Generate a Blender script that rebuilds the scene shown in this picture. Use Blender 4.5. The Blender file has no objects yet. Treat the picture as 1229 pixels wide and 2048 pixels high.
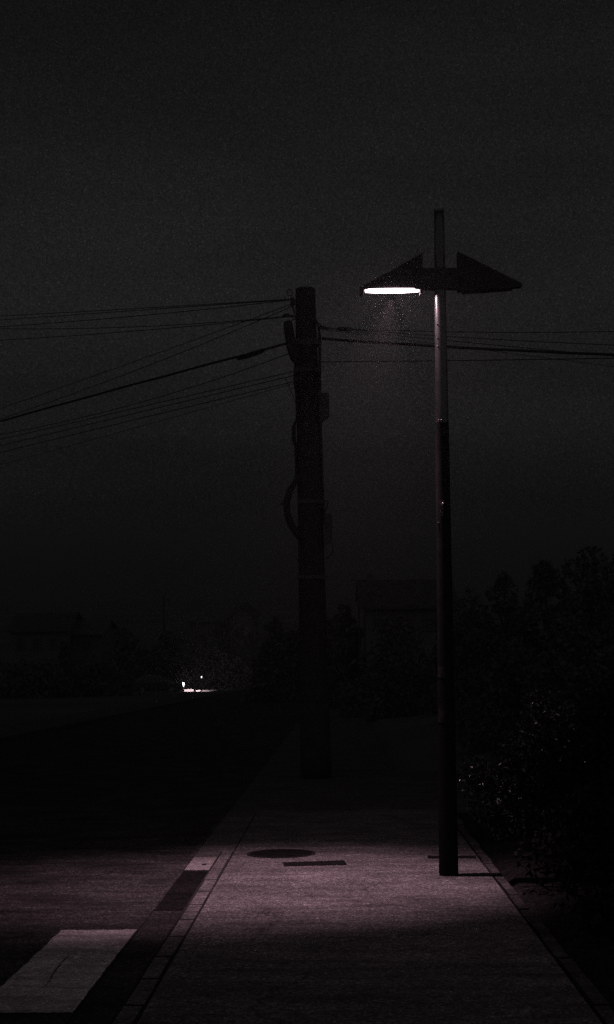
import bpy, bmesh, math, random
import numpy as np
from mathutils import Vector, Matrix

random.seed(7)
RNG = np.random.default_rng(7)
sc = bpy.context.scene
COL = sc.collection

# ------------------------------------------------------------------ camera
F = 2844.4                      # focal length in photo pixels (50 mm on a 36 mm tall frame)
CAM_H = 1.64                    # eye height over the falling ground
PITCH = math.atan(57.5 / F)
YAW = 0.0200                    # camera turned slightly left of the road's direction
ROLL = 0.0145
HAZE = 0.0018                   # density of the sea haze, per metre
SLOPE = 0.0912                  # the road falls away from the camera
Fw = Vector((-math.sin(YAW) * math.cos(PITCH), math.cos(YAW) * math.cos(PITCH), math.sin(PITCH)))
R0 = Vector((math.cos(YAW), math.sin(YAW), 0))
U0 = R0.cross(Fw)
Rv = (R0 - ROLL * U0).normalized()
Uv = (U0 + ROLL * R0).normalized()
cd = bpy.data.cameras.new('camera')
cam = bpy.data.objects.new('camera', cd)
COL.objects.link(cam)
cd.sensor_fit = 'VERTICAL'
cd.sensor_height = 36.0
cd.lens = 50.0
cd.clip_start = 0.05
cd.clip_end = 80000
M = Matrix((Rv, Uv, -Fw)).transposed().to_4x4()
M.translation = Vector((0, 0, CAM_H))
cam.matrix_world = M
sc.camera = cam

# ------------------------------------------------------------------ night sky
sc.view_settings.view_transform = 'Standard'
sc.view_settings.look = 'None'
sc.view_settings.exposure = 0
sc.view_settings.gamma = 1
sc.render.engine = 'CYCLES'
sc.cycles.use_denoising = False
sc.cycles.max_bounces = 5
sc.cycles.sample_clamp_indirect = 1.0
sc.cycles.sample_clamp_direct = 6.0

w = bpy.data.worlds.new('World')
sc.world = w
w.use_nodes = True
wt = w.node_tree
wt.nodes.clear()


def N(t, kind, **kw):
    n = t.nodes.new(kind)
    for k, v in kw.items():
        setattr(n, k, v)
    return n


def MATH(t, op, a, b=None, c=None):
    n = t.nodes.new('ShaderNodeMath')
    n.operation = op
    for i, v in enumerate((a, b, c)):
        if v is None:
            continue
        if isinstance(v, (int, float)):
            n.inputs[i].default_value = v
        else:
            t.links.new(v, n.inputs[i])
    return n.outputs[0]


def RAMP(t, fac, stops, interp='LINEAR'):
    n = t.nodes.new('ShaderNodeValToRGB')
    n.color_ramp.interpolation = interp
    e = n.color_ramp.elements
    while len(e) > 1:
        e.remove(e[-1])
    e[0].position = stops[0][0]
    v = stops[0][1]
    e[0].color = (v, v, v, 1) if isinstance(v, (int, float)) else (*v, 1)
    for p, v in stops[1:]:
        q = e.new(p)
        q.color = (v, v, v, 1) if isinstance(v, (int, float)) else (*v, 1)
    t.links.new(fac, n.inputs[0])
    return n.outputs[0]


wc = N(wt, 'ShaderNodeTexCoord')
sep = N(wt, 'ShaderNodeSeparateXYZ')
wt.links.new(wc.outputs['Generated'], sep.inputs[0])
# brightness by height over the horizon: dim at the sea line, a little lighter above
up = RAMP(wt, MATH(wt, 'MULTIPLY', sep.outputs['Z'], 2.0),
          [(0.0, 0.0047), (0.05, 0.0052), (0.12, 0.0074), (0.155, 0.0094), (0.18, 0.0096), (0.22, 0.0093), (0.27, 0.0106), (0.36, 0.0115), (0.55, 0.0090), (0.72, 0.0074), (1.0, 0.0066)])
# thin uneven cloud
nz = N(wt, 'ShaderNodeTexNoise')
nz.inputs['Scale'].default_value = 3.2
nz.inputs['Detail'].default_value = 4
mp = N(wt, 'ShaderNodeMapping')
mp.inputs['Scale'].default_value = (1.0, 1.0, 4.0)
wt.links.new(wc.outputs['Generated'], mp.inputs[0])
wt.links.new(mp.outputs[0], nz.inputs['Vector'])
cloud = RAMP(wt, nz.outputs['Fac'], [(0.3, 0.80), (0.7, 1.16)])
# fine mottling, fixed to the sky
sn = N(wt, 'ShaderNodeVectorMath', operation='SCALE')
sn.inputs['Scale'].default_value = 1500
wt.links.new(wc.outputs['Generated'], sn.inputs[0])
fl = N(wt, 'ShaderNodeVectorMath', operation='FLOOR')
wt.links.new(sn.outputs[0], fl.inputs[0])
wn = N(wt, 'ShaderNodeTexWhiteNoise')
wt.links.new(fl.outputs[0], wn.inputs['Vector'])
speck = RAMP(wt, wn.outputs['Value'], [(0.0, 0.62), (0.9, 1.3), (0.985, 1.6), (1.0, 2.6)])
# added fill glow behind the camera, lifts dark surfaces facing it
back_fill = RAMP(wt, MATH(wt, 'MULTIPLY', MATH(wt, 'ADD', sep.outputs['Y'], 1.0), 0.5),
            [(0.0, 0.047), (0.42, 0.047), (0.62, 0.0)], 'EASE')
v = MATH(wt, 'MULTIPLY', MATH(wt, 'MULTIPLY', up, cloud), speck)
low = RAMP(wt, sep.outputs['Z'], [(0.0, 1.15), (0.3, 1.0), (1.0, 0.85)])
back_fill = MATH(wt, 'MULTIPLY', back_fill, low)
v = MATH(wt, 'ADD', v, back_fill)
cmb = N(wt, 'ShaderNodeCombineColor')
wt.links.new(MATH(wt, 'MULTIPLY', v, 1.02), cmb.inputs[0])
wt.links.new(MATH(wt, 'MULTIPLY', v, 0.985), cmb.inputs[1])
wt.links.new(MATH(wt, 'MULTIPLY', v, 1.005), cmb.inputs[2])
bg = N(wt, 'ShaderNodeBackground')
bg.inputs['Strength'].default_value = 1.0
wo = N(wt, 'ShaderNodeOutputWorld')
wt.links.new(cmb.outputs[0], bg.inputs[0])
wt.links.new(bg.outputs[0], wo.inputs[0])
w.cycles.sampling_method = 'MANUAL'
w.cycles.sample_map_resolution = 256

# ------------------------------------------------------------------ helpers
def ray(px, py):
    d = Fw + Rv * ((px - 614.5) / F) + Uv * (-(py - 1024) / F)
    return d


def at(px, py, Y):
    """the point of the ray through a photo pixel at distance Y down the road"""
    d = ray(px, py)
    return Vector((0, 0, CAM_H)) + d * (Y / d.y)


def on_ground(px, py):
    d = ray(px, py)
    t = CAM_H / (-(d.z + SLOPE * d.y))
    return Vector((0, 0, CAM_H)) + d * t


def base_z(Y):
    if Y <= 200:
        return -SLOPE * Y
    t = min(1.0, (Y - 200) / 750.0)
    return -SLOPE * 200 - (15.5) * t


def smooth(a, b, x):
    t = max(0.0, min(1.0, (x - a) / (b - a)))
    return t * t * (3 - 2 * t)


def ground_z(X, Y):
    z = base_z(Y)
    side = smooth(17.2, 15.6, Y) if Y < 19 else smooth(23.0, 27.0, Y)
    z += 0.9 * smooth(1.3, 5.5, X) * side * smooth(60, 30, Y)
    z += 1.3 * smooth(7, 26, X) * smooth(22, 34, Y) * smooth(90, 50, Y)
    return z


def tag(o, label=None, cat=None, group=None, kind=None):
    if label: o['label'] = label
    if cat: o['category'] = cat
    if group: o['group'] = group
    if kind: o['kind'] = kind
    return o


def empty(name, loc=(0, 0, 0), rz=0.0):
    o = bpy.data.objects.new(name, None)
    o.empty_display_size = 0.2
    COL.objects.link(o)
    o.location = loc
    o.rotation_euler = (0, 0, rz)
    return o


class MB:
    def __init__(s):
        s.bm = bmesh.new()

    def poly(s, pts):
        return s.bm.faces.new([s.bm.verts.new(p) for p in pts])

    def box(s, c, d, rot=None, bev=0.0):
        r = bmesh.ops.create_cube(s.bm, size=1.0)
        vs = r['verts']
        bmesh.ops.scale(s.bm, vec=d, verts=vs)
        if bev > 0:
            es = list({e for v in vs for e in v.link_edges})
            rr = bmesh.ops.bevel(s.bm, geom=es, offset=bev, segments=2, affect='EDGES', profile=0.6)
            vs = list({v for f in rr['faces'] for v in f.verts} | {v for v in vs if v.is_valid})
        if rot is not None:
            bmesh.ops.rotate(s.bm, cent=(0, 0, 0), matrix=rot, verts=vs)
        bmesh.ops.translate(s.bm, vec=c, verts=vs)
        return vs

    def tube(s, pts, rad, n=8, caps=True):
        pts = [Vector(p) for p in pts]
        if isinstance(rad, (int, float)):
            rad = [rad] * len(pts)
        rings = []
        prev = None
        for i, p in enumerate(pts):
            t = (pts[min(i + 1, len(pts) - 1)] - pts[max(i - 1, 0)]).normalized()
            if prev is None:
                a = Vector((0, 0, 1)) if abs(t.z) < 0.9 else Vector((1, 0, 0))
                u = t.cross(a).normalized()
            else:
                u = (prev - t * prev.dot(t)).normalized()
            prev = u
            v = t.cross(u)
            rings.append([s.bm.verts.new(p + (u * math.cos(k * 2 * math.pi / n) + v * math.sin(k * 2 * math.pi / n)) * rad[i]) for k in range(n)])
        for a, b in zip(rings, rings[1:]):
            for k in range(n):
                s.bm.faces.new((a[k], a[(k + 1) % n], b[(k + 1) % n], b[k]))
        if caps:
            s.bm.faces.new(rings[0][::-1])
            s.bm.faces.new(rings[-1])

    def prism(s, outline, depth_vec):
        """closed outline (list of points) pushed along depth_vec"""
        d = Vector(depth_vec)
        a = [s.bm.verts.new(Vector(p)) for p in outline]
        b = [s.bm.verts.new(Vector(p) + d) for p in outline]
        s.bm.faces.new(a[::-1])
        s.bm.faces.new(b)
        n = len(a)
        for i in range(n):
            s.bm.faces.new((a[i], a[(i + 1) % n], b[(i + 1) % n], b[i]))

    def loft(s, rings, cap=True):
        rr = [[s.bm.verts.new(Vector(p)) for p in r] for r in rings]
        n = len(rr[0])
        for a, b in zip(rr, rr[1:]):
            for k in range(n):
                s.bm.faces.new((a[k], a[(k + 1) % n], b[(k + 1) % n], b[k]))
        if cap:
            s.bm.faces.new(rr[0][::-1])
            s.bm.faces.new(rr[-1])

    def build(s, name, material, parent=None, smooth_shade=False, bevel=0.0):
        bmesh.ops.recalc_face_normals(s.bm, faces=s.bm.faces)
        me = bpy.data.meshes.new(name)
        s.bm.to_mesh(me)
        s.bm.free()
        me.materials.append(material)
        if smooth_shade:
            me.polygons.foreach_set('use_smooth', [True] * len(me.polygons))
        o = bpy.data.objects.new(name, me)
        COL.objects.link(o)
        if parent is not None:
            o.parent = parent
        if bevel > 0:
            m = o.modifiers.new('bevel', 'BEVEL')
            m.width = bevel
            m.segments = 2
            m.limit_method = 'ANGLE'
        return o


def raw_mesh(name, verts, faces, material, parent=None, smooth_shade=False):
    me = bpy.data.meshes.new(name)
    me.from_pydata([tuple(v) for v in verts], [], faces)
    me.materials.append(material)
    if smooth_shade:
        me.polygons.foreach_set('use_smooth', [True] * len(me.polygons))
    o = bpy.data.objects.new(name, me)
    COL.objects.link(o)
    if parent is not None:
        o.parent = parent
    return o


def copy_tree(o, parent=None):
    c = o.copy()
    COL.objects.link(c)
    if parent is not None:
        c.parent = parent
    for ch in list(o.children):
        copy_tree(ch, c)
    return c


# ------------------------------------------------------------------ materials
def mat(name, col, rough=0.8, var=0.25, scale=8.0, spec=0.4, metal=0.0, bump=0.0, bscale=60.0):
    m = bpy.data.materials.new(name)
    m.use_nodes = True
    t = m.node_tree
    b = t.nodes['Principled BSDF']
    b.inputs['Roughness'].default_value = rough
    b.inputs['Metallic'].default_value = metal
    b.inputs['Specular IOR Level'].default_value = spec
    tc = N(t, 'ShaderNodeTexCoord')
    n = N(t, 'ShaderNodeTexNoise')
    n.inputs['Scale'].default_value = scale
    n.inputs['Detail'].default_value = 5
    t.links.new(tc.outputs['Object'], n.inputs['Vector'])
    c = Vector(col)
    r = RAMP(t, n.outputs['Fac'], [(0.3, tuple(c * (1 - var))), (0.7, tuple(c * (1 + var)))])
    t.links.new(r, b.inputs['Base Color'])
    if bump > 0:
        n2 = N(t, 'ShaderNodeTexNoise')
        n2.inputs['Scale'].default_value = bscale
        n2.inputs['Detail'].default_value = 4
        t.links.new(tc.outputs['Object'], n2.inputs['Vector'])
        bp = N(t, 'ShaderNodeBump')
        bp.inputs['Strength'].default_value = bump
        bp.inputs['Distance'].default_value = 0.01
        t.links.new(n2.outputs['Fac'], bp.inputs['Height'])
        t.links.new(bp.outputs[0], b.inputs['Normal'])
    return m


def paving(name, col, grain=0.6, patch=0.25, rough=0.9, spec=0.25, streak=0.2, wear=None, cracks=0.0, bump=0.35):
    """coarse ground: aggregate grain, patches, streaks, cracks; wear = colour that shows through worn paint"""
    m = bpy.data.materials.new(name)
    m.use_nodes = True
    t = m.node_tree
    b = t.nodes['Principled BSDF']
    b.inputs['Roughness'].default_value = rough
    b.inputs['Specular IOR Level'].default_value = spec
    tc = N(t, 'ShaderNodeTexCoord')
    P = tc.outputs['Object']

    def noise(scale, detail=2, vec=None, rough_=0.5, dist=0.0):
        n = N(t, 'ShaderNodeTexNoise')
        n.inputs['Scale'].default_value = scale
        n.inputs['Detail'].default_value = detail
        n.inputs['Roughness'].default_value = rough_
        n.inputs['Distortion'].default_value = dist
        t.links.new(vec if vec is not None else P, n.inputs['Vector'])
        return n.outputs['Fac']

    def stretch(s):
        mm = N(t, 'ShaderNodeMapping')
        mm.inputs['Scale'].default_value = s
        t.links.new(P, mm.inputs[0])
        return mm.outputs[0]

    # aggregate: stones a few mm to a few cm across
    g1 = RAMP(t, noise(95, 2, rough_=0.7), [(0.34, 1 - grain), (0.66, 1 + grain)])
    g2 = RAMP(t, noise(28, 3, rough_=0.75), [(0.34, 1 - grain * 0.6), (0.66, 1 + grain * 0.6)])
    vo = N(t, 'ShaderNodeTexVoronoi')
    vo.inputs['Scale'].default_value = 75
    t.links.new(P, vo.inputs['Vector'])
    sp = N(t, 'ShaderNodeSeparateColor')
    t.links.new(vo.outputs['Color'], sp.inputs[0])
    g3 = RAMP(t, sp.outputs[0], [(0.0, 1 - grain * 0.7), (0.8, 1 + grain * 0.3), (1.0, 1 + grain * 2.0)])
    p1 = RAMP(t, noise(1.6, 5, rough_=0.65), [(0.3, 1 - patch), (0.7, 1 + patch)])
    p2 = RAMP(t, noise(1.0, 4, stretch((1.4, 6.0, 1)), rough_=0.7), [(0.34, 1 - streak * 1.4), (0.6, 1 + streak * 0.6)])
    v = MATH(t, 'MULTIPLY', g1, g2)
    v = MATH(t, 'MULTIPLY', v, g3)
    v = MATH(t, 'MULTIPLY', v, p1)
    v = MATH(t, 'MULTIPLY', v, p2)
    if cracks > 0:
        cr = N(t, 'ShaderNodeTexVoronoi', feature='DISTANCE_TO_EDGE')
        cr.inputs['Scale'].default_value = 0.55
        wv = N(t, 'ShaderNodeVectorMath', operation='ADD')
        nn = N(t, 'ShaderNodeTexNoise')
        nn.inputs['Scale'].default_value = 3.0
        nn.inputs['Detail'].default_value = 5
        t.links.new(P, nn.inputs['Vector'])
        ns = N(t, 'ShaderNodeVectorMath', operation='SCALE')
        ns.inputs['Scale'].default_value = 0.35
        t.links.new(nn.outputs['Color'], ns.inputs[0])
        t.links.new(P, wv.inputs[0])
        t.links.new(ns.outputs[0], wv.inputs[1])
        t.links.new(wv.outputs[0], cr.inputs['Vector'])
        keep = RAMP(t, noise(0.8, 2), [(0.48, 1.0), (0.56, 0.0)])
        c = RAMP(t, cr.outputs['Distance'], [(0.0, cracks), (0.012, 0.0)])
        v = MATH(t, 'MULTIPLY', v, MATH(t, 'SUBTRACT', 1.0, MATH(t, 'MULTIPLY', c, keep)))
    base = N(t, 'ShaderNodeVectorMath', operation='SCALE')
    base.inputs[0].default_value = col
    t.links.new(v, base.inputs['Scale'])
    out = base.outputs[0]
    if wear is not None:
        wf = RAMP(t, noise(14, 6, rough_=0.8), [(0.50, 0.0), (0.62, 0.75)])
        lf = RAMP(t, noise(1.3, 3, stretch((2.5, 0.6, 1))), [(0.35, 0.15), (0.7, 1.0)])
        mx = N(t, 'ShaderNodeMix', data_type='RGBA')
        t.links.new(MATH(t, 'MULTIPLY', wf, lf), mx.inputs[0])
        t.links.new(out, mx.inputs[6])
        mx.inputs[7].default_value = (*wear, 1)
        out = mx.outputs[2]
    t.links.new(out, b.inputs['Base Color'])
    bp = N(t, 'ShaderNodeBump')
    bp.inputs['Strength'].default_value = bump
    bp.inputs['Distance'].default_value = 0.006
    t.links.new(MATH(t, 'ADD', g1, g3), bp.inputs['Height'])
    t.links.new(bp.outputs[0], b.inputs['Normal'])
    return m


def leafmat(name, col, rough=0.35, spec=0.5):
    m = mat(name, col, rough=rough, var=0.2, scale=3.0, spec=spec)
    return m


M_PAVE = paving('pavement_asphalt', (0.078, 0.075, 0.075), cracks=0.5, streak=0.26, patch=0.3, spec=0.12)
M_ROAD = paving('road_asphalt', (0.022, 0.0215, 0.0215), grain=0.8, patch=0.65, streak=0.4, cracks=0.7, spec=0.15)
M_SIDE = paving('side_street_asphalt', (0.055, 0.054, 0.054), grain=0.4, spec=0.1)
M_PAINT = paving('road_paint', (0.29, 0.275, 0.275), grain=0.4, patch=0.25, streak=0.3, wear=(0.07, 0.067, 0.067), bump=0.15)
M_KERB = paving('kerb_concrete', (0.076, 0.073, 0.073), grain=0.5, patch=0.4, spec=0.1)
M_GUTTER = paving('dirty_gutter_concrete', (0.007, 0.0068, 0.0068), grain=0.5, patch=0.5, spec=0.02)
M_GUTTERN = paving('worn_gutter_concrete', (0.026, 0.0255, 0.0255), grain=0.5, patch=0.6, spec=0.02)
M_GUTTERL = paving('gutter_concrete', (0.15, 0.14, 0.14), grain=0.4, patch=0.2, spec=0.1)
M_EDGE = paving('edging_concrete', (0.04, 0.038, 0.038), grain=0.5, patch=0.8, spec=0.1)
M_SOIL = paving('soil', (0.014, 0.0135, 0.013), grain=0.6, patch=0.4, spec=0.02)
M_KERBP = mat('pale_kerb', (0.3, 0.28, 0.28), rough=0.9, spec=0.1)
M_JOINT = mat('joint_dirt', (0.020, 0.020, 0.020), rough=1.0, spec=0.0)
M_IRON = mat('cast_iron', (0.007, 0.007, 0.007), rough=0.9, metal=0.0, spec=0.03, bump=0.4, bscale=90)
M_IRONR = mat('cast_iron_rim', (0.015, 0.015, 0.015), rough=0.9, spec=0.05)
M_POLE = mat('painted_steel', (0.034, 0.032, 0.033), rough=0.30, var=0.3, scale=14, spec=1.0, bump=0.05, bscale=30)
M_SHADE = mat('lamp_housing_paint', (0.055, 0.053, 0.053), rough=0.8, spec=0.1)
M_BOLT = mat('bolt_steel', (0.55, 0.52, 0.53), rough=0.25, metal=1.0)
M_STICK = mat('weathered_sticker', (0.016, 0.0155, 0.0155), rough=0.9, var=0.6, scale=40, spec=0.05)
M_CONC = mat('pole_concrete', (0.030, 0.030, 0.030), rough=0.9, var=0.25, scale=5, spec=0.2, bump=0.3)
M_CABLE = mat('cable_rubber', (0.035, 0.035, 0.035), rough=0.9, spec=0.05)
M_BOX = mat('grey_box_plastic', (0.07, 0.07, 0.07), rough=0.9, spec=0.1)
M_GALV = mat('galvanised_steel', (0.07, 0.07, 0.07), rough=0.9, spec=0.1)
M_WALLP = mat('pale_render', (0.072, 0.071, 0.070), rough=0.9, var=0.15, scale=1.0)
M_WALLG = mat('grey_render', (0.078, 0.088, 0.086), rough=0.9, var=0.15, scale=1.0)
M_ROOF = mat('roof_tile', (0.055, 0.055, 0.055), rough=0.9, spec=0.05, var=0.3, scale=3.0)
M_ROOFL = mat('pale_metal_roof', (0.075, 0.075, 0.075), rough=0.9, spec=0.05, var=0.2, scale=1.5)
M_GLASS = mat('dark_glass', (0.05, 0.05, 0.05), rough=0.4, spec=0.2)
M_FRAME = mat('window_frame', (0.085, 0.085, 0.085), rough=0.8, spec=0.1)
M_TRUNK = mat('bark', (0.05, 0.042, 0.036), rough=0.95, scale=12, bump=0.5)
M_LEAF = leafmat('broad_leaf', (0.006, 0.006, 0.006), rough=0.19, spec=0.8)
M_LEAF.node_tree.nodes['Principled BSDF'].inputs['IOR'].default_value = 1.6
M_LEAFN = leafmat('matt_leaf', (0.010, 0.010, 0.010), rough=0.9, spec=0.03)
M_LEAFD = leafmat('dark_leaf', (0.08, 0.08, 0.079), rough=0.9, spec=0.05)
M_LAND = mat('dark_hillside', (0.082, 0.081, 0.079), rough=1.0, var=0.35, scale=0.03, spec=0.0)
M_CARP = mat('car_paint', (0.03, 0.03, 0.033), rough=0.35, spec=0.5)
M_TYRE = mat('tyre_rubber', (0.015, 0.015, 0.015), rough=0.9)
M_RIM = mat('wheel_alloy', (0.25, 0.25, 0.26), rough=0.4, metal=0.8)


def emit(name, col, strength):
    m = bpy.data.materials.new(name)
    m.use_nodes = True
    b = m.node_tree.nodes['Principled BSDF']
    b.inputs['Base Color'].default_value = (0.8, 0.8, 0.8, 1)
    b.inputs['Emission Color'].default_value = (*col, 1)
    b.inputs['Emission Strength'].default_value = strength
    return m


M_WATER = bpy.data.materials.new('sea_water')
M_WATER.use_nodes = True
_t = M_WATER.node_tree
_b = _t.nodes['Principled BSDF']
_b.inputs['Base Color'].default_value = (0.02, 0.021, 0.022, 1)
_b.inputs['Roughness'].default_value = 0.35
_b.inputs['Specular IOR Level'].default_value = 0.5
_tc = N(_t, 'ShaderNodeTexCoord')
_n = N(_t, 'ShaderNodeTexNoise')
_n.inputs['Scale'].default_value = 0.02
_n.inputs['Detail'].default_value = 6
_t.links.new(_tc.outputs['Object'], _n.inputs['Vector'])
_bp = N(_t, 'ShaderNodeBump')
_bp.inputs['Strength'].default_value = 0.4
_bp.inputs['Distance'].default_value = 2.0
_t.links.new(_n.outputs['Fac'], _bp.inputs['Height'])
_t.links.new(_bp.outputs[0], _b.inputs['Normal'])

# ------------------------------------------------------------------ ground, road, sea
xs = [-1500, -700, -400, -250, -160, -110, -80, -60, -45, -34, -26, -20, -15, -11.5, -9.5, -8, -4, -1.4, 1.2, 1.4, 1.8, 2.3, 2.9, 3.6, 4.4, 5.4, 7, 9, 12, 16, 21, 27, 35, 45, 60, 80, 110, 160, 250, 400, 700, 1500]
ys = [-30, -15, -6, 0, 3, 6, 8, 10, 12, 13.5, 14.5, 15.3, 15.8, 16.3, 16.8, 17.4, 19, 21, 23, 24, 25, 26, 27.2, 29, 32, 36, 41, 48, 56, 66, 80, 95, 110, 125, 140, 160, 180, 200, 240, 300, 380, 480, 600, 750, 950]
vv = []
for y in ys:
    for x in xs:
        road = (-9.0 < x < 1.35)
        j = 0.0
        if not road and x > 1.5 and y > 2:
            j = random.uniform(-0.04, 0.06) * (1 if abs(x) < 6 else min(6, abs(x) / 6))
        z = ground_z(x, y) - (0.16 if -10.5 < x < 1.35 else 0.02 if x < 0 else 0.05) + j
        if 17.2 < y < 24 and x > 1.3:
            z = base_z(y) - 0.16
        if y > 900:
            z -= 3
        vv.append((x, y, z))
nx = len(xs)
iy = ys.index(24)
FA = lambda r0, r1: [(r * nx + c, r * nx + c + 1, (r + 1) * nx + c + 1, (r + 1) * nx + c) for r in range(r0, r1) for c in range(nx - 1)]
near_v = vv[:(iy + 1) * nx]
far_v = vv[iy * nx:]
tag(raw_mesh('ground', near_v, FA(0, iy), M_SOIL, smooth_shade=True), kind='structure')
tag(raw_mesh('hillside', far_v, FA(0, len(ys) - 1 - iy), M_LAND, smooth_shade=True), kind='structure')

SEA = base_z(950) - 0.7
o = raw_mesh('sea', [(-40000, 700, SEA), (40000, 700, SEA), (40000, 60000, SEA), (-40000, 60000, SEA)], [(0, 1, 2, 3)], M_WATER)
tag(o, kind='structure')


def slab(name, x0, x1, y0, y1, top, thick, material, nY=1, bevel=0.0):
    """slab following the falling ground; top = height over the road plane"""
    b = MB()
    rings = []
    for i in range(nY + 1):
        y = y0 + (y1 - y0) * i / nY
        z = base_z(y)
        rings.append([(x0, y, z + top - thick), (x1, y, z + top - thick), (x1, y, z + top), (x0, y, z + top)])
    b.loft(rings)
    return b.build(name, material, bevel=bevel)


tag(slab('road', -8.2, -1.312, -28, 200, -0.012, 0.10, M_ROAD), kind='structure')
tag(slab('gutter_channel', -1.308, -1.094, 9.98, 11.92, -0.020, 0.09, M_GUTTER), kind='structure')
tag(slab('gutter_channel', -1.308, -1.094, -28, 9.95, -0.018, 0.09, M_GUTTERN), kind='structure')
tag(slab('gutter_slab', -1.308, -1.094, 11.925, 12.75, -0.010, 0.10, M_GUTTERL), kind='structure')
tag(slab('gutter_slab', -1.36, -0.985, 12.76, 16.8, -0.012, 0.10, M_KERB), kind='structure')
tag(slab('pavement', -0.966, 1.195, -28, 16.55, 0.0, 0.14, M_PAVE), kind='structure')
tag(slab('pavement_edge', -0.966, 1.195, 16.552, 16.78, 0.004, 0.14, M_KERB), kind='structure')
tag(slab('side_street', -1.308, 45, 16.80, 23.4, -0.010, 0.10, M_SIDE), kind='structure')
tag(slab('pavement', -0.966, 0.9, 23.5, 200, 0.0, 0.14, M_SIDE), kind='structure')
tag(slab('gutter_slab', -1.308, -0.97, 23.5, 200, -0.012, 0.1, M_SIDE), kind='structure')
tag(slab('pavement', -10.2, -8.38, -28, 200, 0.10, 0.16, M_SIDE), kind='structure')
tag(slab('kerb', -8.37, -8.21, -28, 200, 0.11, 0.2, M_SIDE), kind='structure')

# hole in the pale gutter lid, kept as a thing of its own shape: a lifting hole plug
g = on_ground(409, 1727)
b = MB()
zz = base_z(g.y) - 0.010
pts = [(g.x + 0.022 * math.cos(a), g.y + 0.05 * math.sin(a), -SLOPE * (g.y + 0.05 * math.sin(a)) - 0.006) for a in np.linspace(0, 2 * math.pi, 16, endpoint=False)]
b.poly(pts)
tag(b.build('gutter_hole', M_JOINT), kind='structure')

# kerb stones, one by one (flush with the pavement)
y = 0.4
first = True
KY = []
while y < 12.9:
    L = 0.575
    KY.append((y, L))
    y += L + 0.030
b = MB()
kerb0 = None
random.seed(3)
names = []
b = MB()
for (y0, L) in KY:
    dz = random.uniform(-0.0012, 0.0012)
    dx = random.uniform(-0.004, 0.004)
    y1 = y0 + L
    tp = 0.006 + dz
    end = (y0 + L > 12.8)
    x0, x1 = -1.086 + dx, -0.976 + dx
    ring = lambda yy, t, s: [(x0 + s, yy, -SLOPE * yy - 0.13), (x1 - s, yy, -SLOPE * yy - 0.13), (x1 - s, yy, -SLOPE * yy + t - 0.008), (x1 - s - 0.01, yy, -SLOPE * yy + t), (x0 + s + 0.014, yy, -SLOPE * yy + t), (x0 + s, yy, -SLOPE * yy + t - 0.012)]
    b.loft([ring(y0, tp - 0.006, 0.002), ring(y0 + 0.012, tp, 0), ring(y1 - 0.012, tp, 0), ring(y1, tp - 0.006, 0.002)])
tag(b.build('kerb', M_KERB), kind='structure')
tag(slab('kerb_bed', -1.092, -0.968, -2, 13.0, 0.004, 0.12, M_JOINT), kind='structure')

# edging on the right of the pavement, broken stones with soil between
b = MB()
y = 1.0
while y < 16.3:
    L = random.uniform(0.5, 0.62)
    tp = random.uniform(-0.006, 0.022)
    x0 = 1.21 + random.uniform(-0.004, 0.01)
    x1 = x0 + 0.075 + random.uniform(-0.012, 0.006)
    sk = random.uniform(-0.01, 0.01)
    b.loft([[(x0, yy, -SLOPE * yy - 0.1), (x1, yy, -SLOPE * yy - 0.1), (x1 + q, yy, -SLOPE * yy + tp), (x0 + q, yy, -SLOPE * yy + tp)] for yy, q in ((y, 0), (y + L * .5, sk), (y + L, 0))])
    y += L + random.uniform(0.012, 0.03)
tag(b.build('pavement_edging', M_EDGE), kind='structure')

# crossing bars
b = MB()
for k in range(3):
    x1 = -1.316 - k * 0.95
    x0 = x1 - 0.49
    n = 24
    pts = []
    yA, yB = on_ground(60, 2022).y, on_ground(185, 1857).y
    e = [random.uniform(-0.008, 0.008) for _ in range(4 * n)]
    for i in range(n + 1):
        pts.append((x0 + e[i], yA + (yB - yA) * i / n))
    for i in range(1, n):
        pts.append((x0 + (x1 - x0) * i / n, yB + e[n + i]))
    for i in range(n + 1):
        pts.append((x1 - abs(e[2 * n + i - 1]), yB - (yB - yA) * i / n))
    for i in range(1, n):
        pts.append((x1 - (x1 - x0) * i / n, yA + e[3 * n + i]))
    b.poly([(px_, py_, -SLOPE * py_ - 0.012 + 0.004) for px_, py_ in pts])
tag(b.build('crossing_marking', M_PAINT), kind='structure')

# dark tar-filled crack across the bar
b = MB()
A = on_ground(139, 1905); B_ = on_ground(86, 1975)
pts = []
for i in range(9):
    p = A.lerp(B_, i / 8)
    pts.append(Vector((p.x + random.uniform(-0.008, 0.008), p.y, 0)))
l, r_ = [], []
for i, p in enumerate(pts):
    wd = 0.0045 * (1 - abs(i - 4) / 6)
    l.append((p.x - wd, p.y, -SLOPE * p.y - 0.004)); r_.append((p.x + wd, p.y, -SLOPE * p.y - 0.004))
for i in range(8):
    b.poly([l[i], r_[i], r_[i + 1], l[i + 1]])
tag(b.build('road_crack', M_SIDE), kind='structure')

# ------------------------------------------------------------------ covers let into the pavement
def on_plane(o):          # lay a part built flat at the origin on the falling ground
    o.rotation_euler.x = -math.atan(SLOPE)


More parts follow.
